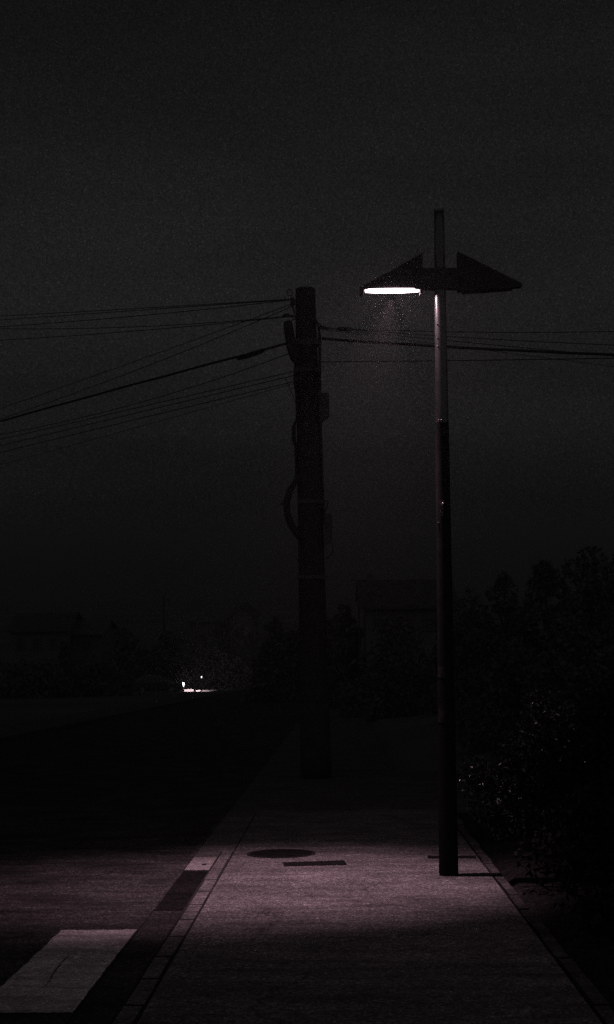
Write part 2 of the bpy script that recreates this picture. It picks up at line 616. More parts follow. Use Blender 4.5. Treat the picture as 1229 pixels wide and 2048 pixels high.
g = on_ground(563, 1707.5)
root = empty('manhole_cover', (g.x, g.y, g.z + 0.002))
on_plane(root)
tag(root, 'round dark cast iron manhole cover set in the lit pavement', 'manhole cover')
b = MB()
n = 48
def ringpts(r, z): return [(r * math.cos(2 * math.pi * k / n), r * math.sin(2 * math.pi * k / n), z) for k in range(n)]
b.loft([ringpts(0.282, -0.03), ringpts(0.282, 0.0), ringpts(0.275, 0.002)], cap=True)
for k in range(6):
    a = k * math.pi / 3
    b.box((0.17 * math.cos(a), 0.17 * math.sin(a), 0.004), (0.12, 0.02, 0.006), Matrix.Rotation(a, 3, 'Z'))
b.tube([(0.09 * math.cos(t), 0.09 * math.sin(t), 0.003) for t in np.linspace(0, 2 * math.pi, 25)], 0.004, 6, caps=False)
b.build('lid', M_IRON, root)
b = MB()
rr = [ringpts(0.286, -0.03), ringpts(0.286, 0.003), ringpts(0.31, 0.003), ringpts(0.31, -0.03)]
b.loft(rr, cap=False)
b.build('frame', M_IRONR, root)


def cover(p0, p1, depth, label, name='drain_cover', holes=3):
    a = on_ground(*p0); c = on_ground(*p1)
    mid = (a + c) / 2
    root = empty(name, (mid.x, mid.y, mid.z + 0.002))
    on_plane(root)
    root.rotation_euler.z = math.atan2(c.y - a.y, c.x - a.x)
    L = (c - a).length
    tag(root, label, 'drain cover', 'rectangular covers in the pavement')
    b = MB()
    b.box((0, 0, -0.013), (L - 0.012, depth - 0.012, 0.028), bev=0.003)
    for k in range(7):
        b.box((-L / 2 + L * (k + 1) / 8, 0, 0.0025), (0.012, depth * 0.75, 0.003))
    b.build('plate', M_IRON, root)
    b = MB()
    for s in (-1, 1):
        b.box((s * (L / 2 - 0.0025), 0, -0.012), (0.005, depth, 0.03))
        b.box((0, s * (depth / 2 - 0.0025), -0.012), (L - 0.011, 0.005, 0.03))
    b.build('frame', M_IRON, root)
    return root


cover((567, 1729), (691, 1726), 0.25, 'flat dark rectangular drain cover just in front of the round manhole')
cover((856, 1715), (952, 1714.5), 0.16, 'narrow dark drain cover running behind the foot of the lamp post')

# ------------------------------------------------------------------ street lamp
LB = on_ground(898, 1750)
LY = LB.y
LT = at(878.5, 421, LY)
lamp = empty('street_lamp', LB)
tag(lamp, 'tall dark lamp post with two triangular shades, only the left one lit', 'street lamp')


def loc(v):
    return Vector(v) - LB


PXM = 1.0 / (F / LY)      # metres per photo pixel at the lamp
b = MB()
K = 26
pts, rad = [], []
for i in range(K + 1):
    t = i / K
    p = LB.lerp(LT, t)
    pts.append(loc(p))
    yy = 1750 + (421 - 1750) * t
    wpx = np.interp(yy, [420, 590, 700, 1100, 1750], [20, 22.5, 24.5, 29, 38])
    rad.append(wpx * PXM / 2)
pts[0] = pts[0] - Vector((0, 0, 0.06))
b.tube(pts, rad, 28)
b.build('post', M_POLE, lamp, smooth_shade=False)
me = lamp.children[0].data
for p in me.polygons:
    p.use_smooth = len(p.vertices) == 4

# cap and access hatch
b = MB()
topr = rad[-1]
b.tube([loc(LT) + Vector((0, 0, -0.012)), loc(LT) + Vector((0, 0, 0.006))], [topr * 1.06, topr * 1.02], 20)
b.build('post_cap', M_POLE, lamp)


def on_post(py, phi, extra=0.0):
    """point on the post's skin; phi from -x (left) towards the camera"""
    t = (1750 - py) / (1750 - 421)
    c = LB.lerp(LT, t)
    r = np.interp(py, [420, 590, 700, 1100, 1750], [20, 22.5, 24.5, 29, 38]) * PXM / 2 + extra
    return loc(c) + Vector((-math.cos(phi) * r, -math.sin(phi) * r, 0)), Vector((-math.cos(phi), -math.sin(phi), 0))


def wrap(py0, py1, f0, f1, off, name, material, jag=0.0):
    """a thin sheet bent round the post"""
    b = MB()
    nu, nv = (28, 30) if py1 - py0 > 300 else (7, 8)
    g0 = []
    for j in range(nv + 1):
        row = []
        for i in range(nu + 1):
            py = py0 + (py1 - py0) * j / nv + (random.uniform(-jag, jag) if j in (0, nv) else 0)
            ph = f0 + (f1 - f0) * i / nu + (random.uniform(-jag, jag) * 0.04 if i in (0, nu) else 0)
            row.append(b.bm.verts.new(on_post(py, ph, off)[0]))
        g0.append(row)
    for j in range(nv):
        for i in range(nu):
            b.bm.faces.new((g0[j][i], g0[j][i + 1], g0[j + 1][i + 1], g0[j + 1][i]))
    o = b.build(name, material, lamp, smooth_shade=True)
    return o


wrap(848, 1749, 0.0, 2 * math.pi, 0.0010, 'shadow_wrap', mat('shadow_wrap_black', (0.009, 0.009, 0.009), rough=0.95, spec=0.03, var=0.3, scale=12))  # added near-black sheet, puts the lower post's shade into its colour
wrap(1334, 1356, 0.25, 1.9, 0.0028, 'sticker', M_STICK, 1.5)
wrap(1420, 1446, 0.35, 2.0, 0.0028, 'sticker', M_STICK, 1.5)
for py, ph in ((844, 1.0), (844, 1.35), (1048, 0.75), (652, 0.9), (679, 0.9), (696, 0.95), (1010, 1.4)):
    p, nrm = on_post(py, ph)
    b = MB()
    b.tube([p - nrm * 0.002, p + nrm * 0.006, p + nrm * 0.009], [0.006, 0.006, 0.003], 6)
    b.build('bolt', M_BOLT, lamp)
# scuffed strip where old tape peeled
b = MB()
for k in range(16):
    py = random.uniform(1005, 1040)
    ph = 1.25 + random.uniform(-0.25, 0.2)
    p, nrm = on_post(py, ph, 0.004)
    sx = random.uniform(0.002, 0.006)
    t1 = Vector((nrm.y, -nrm.x, 0))
    b.poly([p - t1 * sx, p + Vector((0, 0, -sx * 2)), p + t1 * sx, p + Vector((0, 0, sx * 1.5)) + nrm * 0.003])
b.build('peeled_tape', M_BOLT, lamp)

# cross arm through the post
DZ = 0.055
b = MB()
a0 = loc(at(843, 538, LY)); a1 = loc(at(917, 538, LY)); a2 = loc(at(917, 579, LY)); a3 = loc(at(843, 579, LY))
b.prism([p + Vector((0, -DZ, 0)) for p in (a0, a1, a2, a3)], (0, 2 * DZ, 0))
b.build('cross_arm', M_SHADE, lamp, bevel=0.004)
# clamp collars
for yy in (540, 577):
    p = loc(at(879, yy, LY))
    b = MB()
    rr_ = 0.062
    b.tube([p + Vector((0, 0, -0.012)), p + Vector((0, 0, 0.012))], rr_ , 24)
    b.build('collar', M_SHADE, lamp)


def shade(outline, lit):
    """hollow triangular shade: gable-shaped sides, closed top, open bottom; seen side-on"""
    H = 0.046          # half depth at the bottom
    pr = [loc(at(x, y, LY)) for x, y in outline]
    apex, inner_b, tip_b, tip_t = pr
    b = MB()

    def ring(p, h):
        return p + Vector((0, -h, 0)), p + Vector((0, h, 0))
    ap = ring(apex, 0.068); ib = ring(inner_b, H); tb = ring(tip_b, H); tt = ring(tip_t, H * 0.9)
    v = {}
    def V(p):
        k = tuple(round(c, 6) for c in p)
        if k not in v:
            v[k] = b.bm.verts.new(p)
        return v[k]
    F_ = lambda *ps: b.bm.faces.new([V(p) for p in ps])
    F_(ap[0], ib[0], tb[0], tt[0])            # side towards the camera
    F_(ap[1], tt[1], tb[1], ib[1])            # far side
    F_(ap[0], tt[0], tt[1], ap[1])            # sloping roof
    F_(ap[0], ap[1], ib[1], ib[0])            # inner end
    F_(tt[0], tb[0], tb[1], tt[1])            # tip
    o = b.build('lamp_shade', M_SHADE, lamp)
    m = o.modifiers.new('solid', 'SOLIDIFY'); m.thickness = 0.006; m.offset = -1
    return o, apex, inner_b, tip_b


sL, apL, ibL, tbL = shade([(845, 509), (845, 581), (722, 581), (722, 576)], True)
sR, apR, ibR, tbR = shade([(915, 506), (915, 584), (1043, 575), (1043, 568)], False)

# left diffuser (lit): a shallow bowl under the shade
M_LIT = emit('lit_diffuser', (1.0, 0.80, 0.86), 22.0)
M_UNLIT = mat('unlit_diffuser', (0.02, 0.02, 0.02), rough=0.7)


def diffuser(x0, y0, x1, y1, drop, hw, material, parent):
    A = loc(at(x0, y0, LY)); B = loc(at(x1, y1, LY))
    b = MB()
    rings = []
    n = 12
    for i in range(n + 1):
        t = i / n
        c = A.lerp(B, t)
        d = drop * (0.55 + 0.45 * math.sin(math.pi * min(1, max(0, 0.12 + 0.8 * t))))
        wv = hw * (0.92 + 0.08 * math.sin(math.pi * t))
        row = []
        for k in range(9):
            a = math.pi * k / 8
            row.append(c + Vector((0, -math.cos(a) * wv, -math.sin(a) ** 0.6 * d if 0 < k < 8 else 0.0)))
        row.append(c + Vector((0, wv * .72, 0.008))); row.append(c + Vector((0, -wv * .72, 0.008)))
        rings.append(row)
    b.loft(rings)
    o = b.build('diffuser', material, parent, smooth_shade=False)
    return o


diffuser(731, 579.5, 838, 578.5, 0.030, 0.050, M_LIT, lamp)
diffuser(925, 585, 1025, 578.5, 0.010, 0.07, M_UNLIT, lamp)
# end holders of the lit tube
for x, y_, wd in ((724, 583, 0.032), (842, 583, 0.018)):
    p = loc(at(x, y_, LY))
    b = MB()
    b.box(p, (wd, 0.15, 0.052), bev=0.004)
    b.build('end_cap', M_SHADE, lamp)

# the lamp's own light: fluorescent tube with a trough reflector aimed at pavement and road
sd = bpy.data.lights.new('lamp_light', 'SPOT')
sd.energy = 1350
sd.color = (1.0, 0.60, 0.72)
sd.spot_size = math.radians(80)
sd.spot_blend = 1.0
sd.shadow_soft_size = 0.03
so = bpy.data.objects.new('lamp_light', sd)
COL.objects.link(so)
so.parent = lamp
sp_ = loc(at(784, 596, LY))
tgt = loc(on_ground(535, 1763))
dz = (sp_ - tgt).normalized()
xx = (Vector((1, 0, 0)) - dz * dz.x).normalized()
yy = dz.cross(xx)
SX, SY = 0.82, 0.68
tw = math.radians(17)
xx, yy = xx * math.cos(tw) + yy * math.sin(tw), yy * math.cos(tw) - xx * math.sin(tw)
m3 = Matrix((xx * SX, yy * SY, dz)).transposed().to_4x4()
m3.translation = sp_
so.matrix_local = m3

ad = bpy.data.lights.new('tube_light', 'AREA')
ad.shape = 'RECTANGLE'
ad.size = 0.42
ad.size_y = 0.10
ad.energy = 0.42 * 0.10 * math.pi * 105
ad.color = (1.0, 0.66, 0.74)
ao = bpy.data.objects.new('tube_light', ad)
COL.objects.link(ao)
ao.parent = lamp
ao.location = loc(at(784.5, 579, LY)) + Vector((0, 0, -0.036))

# ------------------------------------------------------------------ utility pole
UY = 22.0
UB = at(633, 1340 + CAM_H * F / UY, UY)
UB.z = base_z(UY) - 0.02
UT = at(611, 579, UY)
util = empty('utility_pole', UB)
tag(util, 'thick concrete utility pole carrying all the cables, left of the lamp', 'utility pole')
ul = lambda v: Vector(v) - UB
UM = UY / F
b = MB()
pts, rad = [], []
for i in range(21):
    t = i / 20
    p = UB.lerp(UT, t)
    pts.append(ul(p))
    yy_ = 1552 + (579 - 1552) * t
    rad.append(np.interp(yy_, [579, 640, 800, 1200, 1552], [39, 42, 46, 54, 62]) * UM / 2)
b.tube(pts, rad, 32)
b.build('post', M_CONC, util, smooth_shade=True)
b = MB()
tp = ul(UT)
rr_ = rad[-1]
b.loft([[(tp.x + r * math.cos(a), tp.y + r * math.sin(a), tp.z + h) for a in np.linspace(0, 2 * math.pi, 28, endpoint=False)] for r, h in ((rr_ * 1.01, -0.03), (rr_ * 1.0, 0.005), (rr_ * .8, 0.025), (rr_ * .45, 0.034))])
b.build('pole_cap', M_CONC, util, smooth_shade=True)

uat = lambda x, y, d=0.0: ul(at(x, y, UY + d))


def utube(name, pix, rpx, d=0.0, n=10, m=M_CABLE, closed=False):
    b = MB()
    r = [q * UM for q in rpx] if isinstance(rpx, (list, tuple)) else rpx * UM
    b.tube([uat(x, y, d) for x, y in pix], r, n)
    return b.build(name, m, util, smooth_shade=True)


def ubox(name, x0, y0, x1, y1, depth, d=0.0, cut=0, m=M_BOX):
    b = MB()
    out = [(x0, y0), (x1 - 3, y0), (x1, y0 + 4), (x1, y1 - cut), (x0 + 3, y1), (x0, y1)] if cut else [(x0, y0), (x1 - 3, y0), (x1, y0 + 4), (x1, y1 - 3), (x1 - 3, y1), (x0, y1)]
    b.prism([uat(x, y, d) - Vector((0, depth / 2, 0)) for x, y in out], (0, depth, 0))
    return b.build(name, m, util, bevel=0.008)


# leaning cable closure on the left
utube('cable_closure', [(575, 642), (576, 646), (578, 660), (583, 690), (590, 716), (597, 728)], [5, 9.2, 10, 11, 10, 6], -0.15)
utube('bracket_arm', [(566, 631), (592, 633)], 2.2, -0.1, m=M_GALV)
utube('bracket_arm', [(569, 628), (600, 633)], 1.4, 0.1, m=M_GALV)
ubox('insulator', 581, 595, 591, 611, 0.10, -0.1)
utube('bracket_strap', [(585, 610), (590, 628)], 1.8, -0.1, m=M_GALV)
utube('cable_coil', [(580 + 5.5 * math.cos(a), 585 + 7 * math.sin(a)) for a in np.linspace(0, 2 * math.pi, 17)], 0.9, -0.1, 6)
utube('cable_riser', [(583, 642), (588, 637), (591, 640)], 1.2, -0.1, 6)
# cables strapped up the right face
utube('cable_riser', [(633, 640), (638, 655), (640, 680), (640, 800), (643, 900), (648, 1050)], [1.5, 2.6, 3.2, 3.2, 3, 3], -0.08)
utube('cable_riser', [(636, 645), (642, 652), (652, 655)], 1.6, -0.08, 6)
ubox('pole_band', 588, 680, 643, 692, 0.36, 0, m=M_GALV)
ubox('pole_band', 590, 738, 642, 746, 0.37, 0, m=M_GALV)
ubox('junction_box', 640, 787, 659, 846, 0.26, -0.05, cut=14)
utube('cable_riser', [(592, 712), (590, 760), (594, 800), (594, 840), (588, 852), (588, 880), (592, 893), (594, 950)], [3, 3, 2.5, 2.5, 4, 4.6, 3, 3], -0.12)
utube('cable_clip', [(572, 757), (577, 768), (590, 800), (594, 812)], 0.6, -0.1, 5)
# hanging service loop
utube('service_loop', [(595, 950), (590, 966), (580, 982), (574, 1003), (575, 1026), (583, 1050), (594, 1066), (602, 1078)], [4, 5.5, 6.5, 7, 7, 7.5, 8, 6], -0.16)
utube('cable_clip', [(562, 1007), (574, 1010)], 2.2, -0.16, 6)
ubox('pole_band', 596, 1000, 652, 1007, 0.40, 0, m=M_GALV)
ubox('meter_box', 649, 1027, 665, 1092, 0.24, -0.05, cut=10)
utube('cable_riser', [(650, 1001), (657, 1003), (655, 1012), (650, 1024)], 1.6, -0.08, 6)
utube('cable_loop', [(664, 1085), (667, 1098), (664, 1108), (658, 1115), (651, 1118)], 1.3, -0.08, 6)
ubox('pole_band', 594, 1150, 655, 1157, 0.44, 0, m=M_GALV)

# ------------------------------------------------------------------ overhead cables
def cable(name, pix, rpx, Yend, xend, label, group, n=40, wob=0.0, cat='cable'):
    P_ = np.array(pix, float)
    deg = 2 if len(P_) > 2 else 1
    cf = np.polyfit(P_[:, 0], P_[:, 1], deg)
    x0 = P_[0, 0]
    pts = []
    for i in range(n + 1):
        x = x0 + (xend - x0) * i / n
        t = i / n
        inv = (1 - t) / (UY - 0.1) + t / Yend
        yv = np.polyval(cf, x) + (wob * math.sin(x * 0.21) if wob else 0)
        pts.append(at(x, yv, 1 / inv))
    b = MB()
    b.tube(pts, rpx * UM, 7)
    o = b.build(name, M_CABLE, None, smooth_shade=True)
    org = pts[0]
    o.data.transform(Matrix.Translation(-org))
    o.location = org
    return tag(o, label, cat, group)


GL, GR = 'cables running left from the utility pole', 'cables running right from the utility pole'
XL, XR = -420, 1700
cable('overhead_cable', [(587, 598), (342, 613), (117, 626), (0, 632)], 0.85, 40, XL, 'topmost thin cable leaving the pole head to the left', GL)
cable('overhead_cable', [(587, 599), (342, 616), (117, 632), (0, 640)], 0.85, 40, XL, 'second highest thin cable left of the pole head, just under the topmost', GL)
cable('overhead_cable', [(587, 600), (430, 615), (200, 640), (0, 653)], 0.9, 40, XL, 'third thin cable from the pole head to the left edge', GL)
cable('overhead_cable', [(586, 632), (440, 643), (312, 652), (150, 658), (0, 657)], 0.85, 40, XL, 'upper of two nearly level cables from the short bracket arm', GL)
cable('overhead_cable', [(586, 633), (440, 646), (312, 659), (120, 674), (0, 680)], 0.85, 40, XL, 'lower of two nearly level cables from the short bracket arm', GL)
cable('overhead_cable', [(586, 609), (454, 653), (244, 733), (100, 785), (0, 816)], 0.8, 44, XL, 'upper thin cable slanting steeply down from the pole head', GL)
cable('overhead_cable', [(586, 613), (488, 653), (312, 725), (146, 789), (0, 838)], 0.8, 44, XL, 'lower thin cable slanting steeply down from the pole head', GL)
main = cable('overhead_cable', [(588, 684), (527, 698), (468, 717), (244, 775), (0, 843)], 2.6, 44, XL, 'thickest black cable slanting down to the left edge', GL, wob=0.3)
cable('overhead_cable', [(590, 702), (450, 755), (342, 787), (180, 830), (0, 870)], 0.85, 44, XL, 'thin cable just below the thickest cable on the left', GL)
cable('overhead_cable', [(594, 741), (440, 778), (312, 806), (150, 845), (0, 879)], 0.9, 44, XL, 'upper of the three low cables slanting left under the thick one', GL)
cable('overhead_cable', [(594, 750), (440, 786), (312, 815), (150, 858), (0, 891)], 0.9, 44, XL, 'middle of the three low cables slanting left under the thick one', GL)
cable('overhead_cable', [(594, 763), (440, 797), (312, 828), (150, 872), (0, 904)], 0.9, 44, XL, 'lower of the three low cables slanting left under the thick one', GL)
cable('overhead_cable', [(594, 766), (440, 806), (312, 846), (200, 876), (100, 902)], 0.55, 44, XL, 'faintest and lowest thin cable on the left', GL)
cable('overhead_cable', [(640, 656), (868, 663), (1229, 663)], 0.85, 24, XR, 'highest thin level cable right of the utility pole', GR)
cable('overhead_cable', [(640, 654), (868, 671), (1030, 681), (1229, 690)], 0.85, 24, XR, 'thin cable sinking slowly to the right below the highest one', GR)
cable('overhead_cable', [(640, 657), (760, 670), (868, 675), (995, 693), (1229, 712)], 0.8, 24, XR, 'thin cable closing on the thick cable at the right', GR)
cable('overhead_cable', [(644, 677), (868, 692), (1229, 709)], 2.8, 22.5, XR, 'thick black cable sagging right behind the lamp post', GR, wob=0.25)
cable('overhead_cable', [(643, 724), (868, 721), (1050, 720), (1229, 716)], 1.0, 24, XR, 'lowest cable on the right, almost level', GR)
cable('overhead_cable', [(644, 660), (747, 671), (900, 690), (1050, 712), (1229, 733)], 0.55, 24, XR, 'faint thin cable crossing under the thick one at the right', GR)

# splice closures hung on the cables
def closure(pix, rpx, d, label):
    b = MB()
    P_ = [at(x, y, UY + d) for x, y in pix]
    b.tube(P_, [q * UM for q in rpx], 12)
    o = b.build('splice_closure', M_CABLE, None, smooth_shade=True)
    org = P_[0].copy()
    o.data.transform(Matrix.Translation(-org)); o.location = org
    return tag(o, label, 'cable closure', 'splice closures on the cables')


closure([(474, 718), (478, 716.5), (495, 712), (515, 705), (526, 701), (531, 698)], [2.5, 4.8, 5.6, 5.6, 4.8, 2.2], 3.0, 'fat black splice closure on the thick cable left of the pole')
closure([(674, 657), (678, 657), (690, 657.5), (702, 658), (706, 659)], [1.5, 3.4, 3.8, 3.6, 1.6], 0.1, 'small splice closure on the cables just right of the pole')

# ------------------------------------------------------------------ vegetation
def leaves(blobs, count, size, rng, shell=0.55, aspect=0.5, jitter=0.25):
    """many leaf blades spread through lumpy blobs; blobs = (x,y,z,rx,ry,rz)"""
    bl = np.array(blobs, float)
    vol = bl[:, 3] * bl[:, 4] * bl[:, 5]
    idx = rng.choice(len(bl), count, p=vol / vol.sum())
    d = rng.normal(size=(count, 3))
    d /= np.linalg.norm(d, axis=1)[:, None]
    r = shell + (1.08 - shell) * rng.random(count) ** 0.6
    r *= 1 + jitter * np.sin(d[:, 0] * 7 + idx) * np.sin(d[:, 1] * 9 + idx * 2) * np.cos(d[:, 2] * 8)
    c = bl[idx, :3] + d * bl[idx, 3:6] * r[:, None]
    a = rng.normal(size=(count, 3)) * 0.8 + d * 0.5
    a /= np.linalg.norm(a, axis=1)[:, None]
    h = np.cross(a, rng.normal(size=(count, 3)))
    h /= np.linalg.norm(h, axis=1)[:, None]
    s = size * (0.6 + 0.8 * rng.random(count))[:, None]
    nrm = np.cross(a, h)
    v = np.empty((count, 6, 3))
    v[:, 0] = c - a * s
    v[:, 1] = c - a * s * 0.35 + h * s * aspect + nrm * s * 0.12
    v[:, 2] = c + a * s * 0.35 + h * s * aspect * .8 + nrm * s * 0.1
    v[:, 3] = c + a * s
    v[:, 4] = c + a * s * 0.35 - h * s * aspect * .8 + nrm * s * 0.1
    v[:, 5] = c - a * s * 0.35 - h * s * aspect + nrm * s * 0.12
    V = v.reshape(-1, 3)
    F_ = [q for i in range(count) for q in ((6 * i, 6 * i + 1, 6 * i + 2, 6 * i + 3), (6 * i, 6 * i + 3, 6 * i + 4, 6 * i + 5))]
    return V, F_


def tree_thing(name, base, h, wdt, label, cat, group, seed, count=2600, leaf=0.12, trunk=0.35, low=0.25, blobs=None, mleaf=None, lean=0.0):
    rng = np.random.default_rng(seed)
    root = empty(name, base)
    tag(root, label, cat, group)
    b = MB()
    r0 = max(0.03, h * 0.022)
    th = h * (low + 0.3)
    b.tube([(0, 0, -0.25), (0.02 * h * lean, 0, th * 0.4), (lean * 0.05 * h, 0.01 * h, th), (lean * 0.08 * h, 0.0, h * 0.82)], [r0 * 1.3, r0, r0 * 0.7, r0 * 0.2], 8)
    if blobs is None:
        blobs = []
        k = 26
        for i in range(k):
            a = i * 2.4 + rng.random() * 0.9
            f = (i + 0.5) / k
            rr = wdt * 0.5 * math.sqrt(max(0.0, 1 - f ** 1.7)) * (0.35 + 0.6 * rng.random())
            zc = h * (0.08 + 0.84 * f)
            s = wdt * (0.14 + 0.13 * rng.random()) * (1.25 - 0.7 * f)
            blobs.append((rr * math.cos(a), rr * math.sin(a), max(s * .5, zc - s * 0.3), s, s, s * 0.8))
    for bl in blobs[::2]:
        z0 = max(0.1, bl[2] * 0.6)
        b.tube([(0, 0, z0), (bl[0] * .5, bl[1] * .5, z0 + (bl[2] - z0) * .6), (bl[0], bl[1], bl[2])], [r0 * .5, r0 * .3, r0 * .1], 5)
    b.build('trunk', M_TRUNK, root, smooth_shade=True)
    V, F_ = leaves(blobs, int(count * 1.5), leaf * 0.9, rng)
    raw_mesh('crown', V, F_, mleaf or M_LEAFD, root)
    return root


# glossy shrubs beside the pavement, just past the lamp
def shrub(px, py, Y, blobs, count, leaf, label, seed, mleaf=None):
    p = at(px, py, Y)
    p.z = ground_z(p.x, p.y) - 0.05
    rng = np.random.default_rng(seed)
    root = empty('shrub', p)
    tag(root, label, 'shrub', 'shrubs along the right edge of the pavement')
    b = MB()
    for bl in blobs:
        b.tube([(rng.uniform(-.08, .08), rng.uniform(-.08, .08), -0.1), (bl[0] * .5, bl[1] * .5, bl[2] * .5), (bl[0], bl[1], bl[2] + bl[5] * 0.3)], [0.014, 0.01, 0.004], 5)
    b.build('stems', M_TRUNK, root)
    V, F_ = leaves(blobs, count, leaf, rng, shell=0.25)
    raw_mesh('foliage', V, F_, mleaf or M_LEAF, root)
    return root


shrub(1010, 1690, 14.1, [(0, 0, .38, .36, .38, .34), (.28, .2, .55, .34, .4, .3), (-.22, .1, .62, .22, .26, .2), (.1, -.2, .22, .34, .3, .2), (.35, -.1, .82, .28, .3, .24)], 8000, 0.019, 'low glossy shrub spilling over the pavement just behind the lamp post', 11)
shrub(1085, 1660, 14.4, [(0, 0, .6, .42, .45, .42), (.1, .1, 1.02, .34, .36, .3), (-.2, -.1, .8, .26, .3, .26), (.3, -.1, .7, .34, .36, .36), (.05, 0, 1.28, .2, .2, .18)], 9500, 0.020, 'taller shrub with sparkling leaves behind the low one by the lamp', 12)
shrub(1180, 1700, 13.4, [(0, 0, .5, .46, .5, .42), (.25, .1, .9, .4, .4, .36), (-.25, -.1, .75, .3, .32, .32), (.2, 0, 1.2, .3, .3, .26)], 4500, 0.024, 'shrub with few glinting leaves nearer the right edge', 13, M_LEAFN)
shrub(1120, 1800, 10.9, [(0, 0, .25, .3, .4, .22), (.3, .1, .42, .36, .42, .34), (.45, -.2, .3, .3, .4, .26)], 1800, 0.03, 'low dark shrub on the bank, nearer than the lamp post', 14, M_LEAFN)
shrub(1215, 1900, 9.0, [(0, 0, .25, .3, .4, .24), (.35, .1, .5, .36, .42, .4), (.5, -.2, .4, .3, .4, .3)], 1800, 0.03, 'dark shrub low at the right edge of the view', 15, M_LEAFN)
shrub(1290, 1640, 12.2, [(0, 0, .6, .5, .5, .5), (.2, .2, 1.1, .45, .45, .42), (-.3, .1, 1.0, .3, .3, .3)], 2400, 0.036, 'tall dark shrub half cut off by the right edge', 16, M_LEAFN)


def tree_px(px, ytop, Y, wpx, label, group, seed, name='tree', cat='tree', **kw):
    p = at(px, 1400, Y)
    gz = ground_z(p.x, p.y)
    top = at(px, ytop, Y).z
    p.z = gz - 0.05
    return tree_thing(name, p, top - gz, wpx * Y / F, label, cat, group, seed, **kw)


GT = 'dark trees rising on the right'
tree_px(1190, 1056, 27, 190, 'tallest dark tree at the right edge of the view', GT, 21, count=6500, leaf=0.055, low=0.1)
tree_px(1096, 1094, 29, 150, 'dark tree second from the right edge, a little lower than the tallest', GT, 22, count=5200, leaf=0.055, low=0.1)
tree_px(1015, 1118, 33, 130, 'round dark tree midway between lamp post and right edge', GT, 23, count=4600, leaf=0.06, low=0.1)
tree_px(948, 1143, 38, 110, 'small dark tree just right of the lamp post', GT, 24, count=3600, leaf=0.065, low=0.12)
tree_px(1270, 1040, 24, 180, 'big dark tree cut off by the right edge', GT, 25, count=4600, leaf=0.055, low=0.1)
tree_px(1150, 1190, 22, 200, 'broad low tree in front of the tallest one at the right', GT, 26, count=5200, leaf=0.05, low=0.05)
tree_px(1040, 1260, 26, 200, 'broad low tree filling the dark right of the lamp post', GT, 27, count=4600, leaf=0.05, low=0.05)
tree_px(690, 1188, 66, 80, 'dark tree left of the long flat roof, right of the utility pole', GT, 28, count=3000, leaf=0.12, low=0.1)
tree_px(660, 1218, 62, 70, 'small dark tree touching the utility pole on its right', GT, 29, count=2400, leaf=0.11, low=0.1)
tree_px(800, 1215, 50, 190, 'wide dark tree standing before the flat-roofed house', GT, 30, count=4200, leaf=0.1, low=0.08)
tree_px(905, 1180, 46, 110, 'dark tree behind the lamp post covering the house corner', GT, 31, count=3000, leaf=0.09, low=0.1)
GM = 'dark trees down in the village'
tree_px(556, 1214, 84, 70, 'dark round tree just left of the utility pole', GM, 32, count=3000, leaf=0.14, low=0.1)
tree_px(600, 1232, 80, 80, 'dark tree directly behind the utility pole', GM, 33, count=3000, leaf=0.14, low=0.1)
tree_px(540, 1268, 76, 90, 'low dark tree below the round one beside the utility pole', GM, 34, count=2600, leaf=0.13, low=0.05)
tree_px(250, 1246, 150, 110, 'broad dark tree between the left house and the thin mast', GM, 35, count=2600, leaf=0.26, low=0.08)
tree_px(340, 1252, 150, 90, 'dark tree at the foot of the thin far mast', GM, 36, count=2400, leaf=0.26, low=0.08)
tree_px(130, 1270, 112, 46, 'small dark tree in front of the pale left house', GM, 37, count=1800, leaf=0.18, low=0.08)
tree_px(300, 1290, 134, 150, 'low wide tree above the parked car', GM, 38, count=2800, leaf=0.2, low=0.04)
tree_px(430, 1296, 138, 130, 'low dark tree hiding the foot of the gabled house', GM, 39, count=2400, leaf=0.2, low=0.04)
tree_px(60, 1320, 100, 180, 'low dark bushy tree in the far left corner of the village', GM, 40, count=2600, leaf=0.18, low=0.04)
tree_px(205, 1318, 104, 130, 'low bushy tree right of the pale left house', GM, 41, count=2400, leaf=0.18, low=0.04)

# ------------------------------------------------------------------ houses
def window(parent, x0, z0, x1, z1, y, n=1):
    f = MB()
    t = 0.07
    f.box(((x0 + x1) / 2, y, z0 + t / 2), (x1 - x0, 0.08, t)); f.box(((x0 + x1) / 2, y, z1 - t / 2), (x1 - x0, 0.08, t))
    f.box((x0 + t / 2, y, (z0 + z1) / 2), (t, 0.08, z1 - z0 - 2 * t)); f.box((x1 - t / 2, y, (z0 + z1) / 2), (t, 0.08, z1 - z0 - 2 * t))
    f.box(((x0 + x1) / 2, y, (z0 + z1) / 2), (t * .7, 0.07, z1 - z0 - 2 * t))
    fo = f.build('window', M_FRAME, parent)
    g_ = MB()
    g_.box(((x0 + x1) / 2, y + 0.012, (z0 + z1) / 2), (x1 - x0 - 0.03, 0.03, z1 - z0 - 0.03))
    g_.build('pane', M_GLASS, fo)


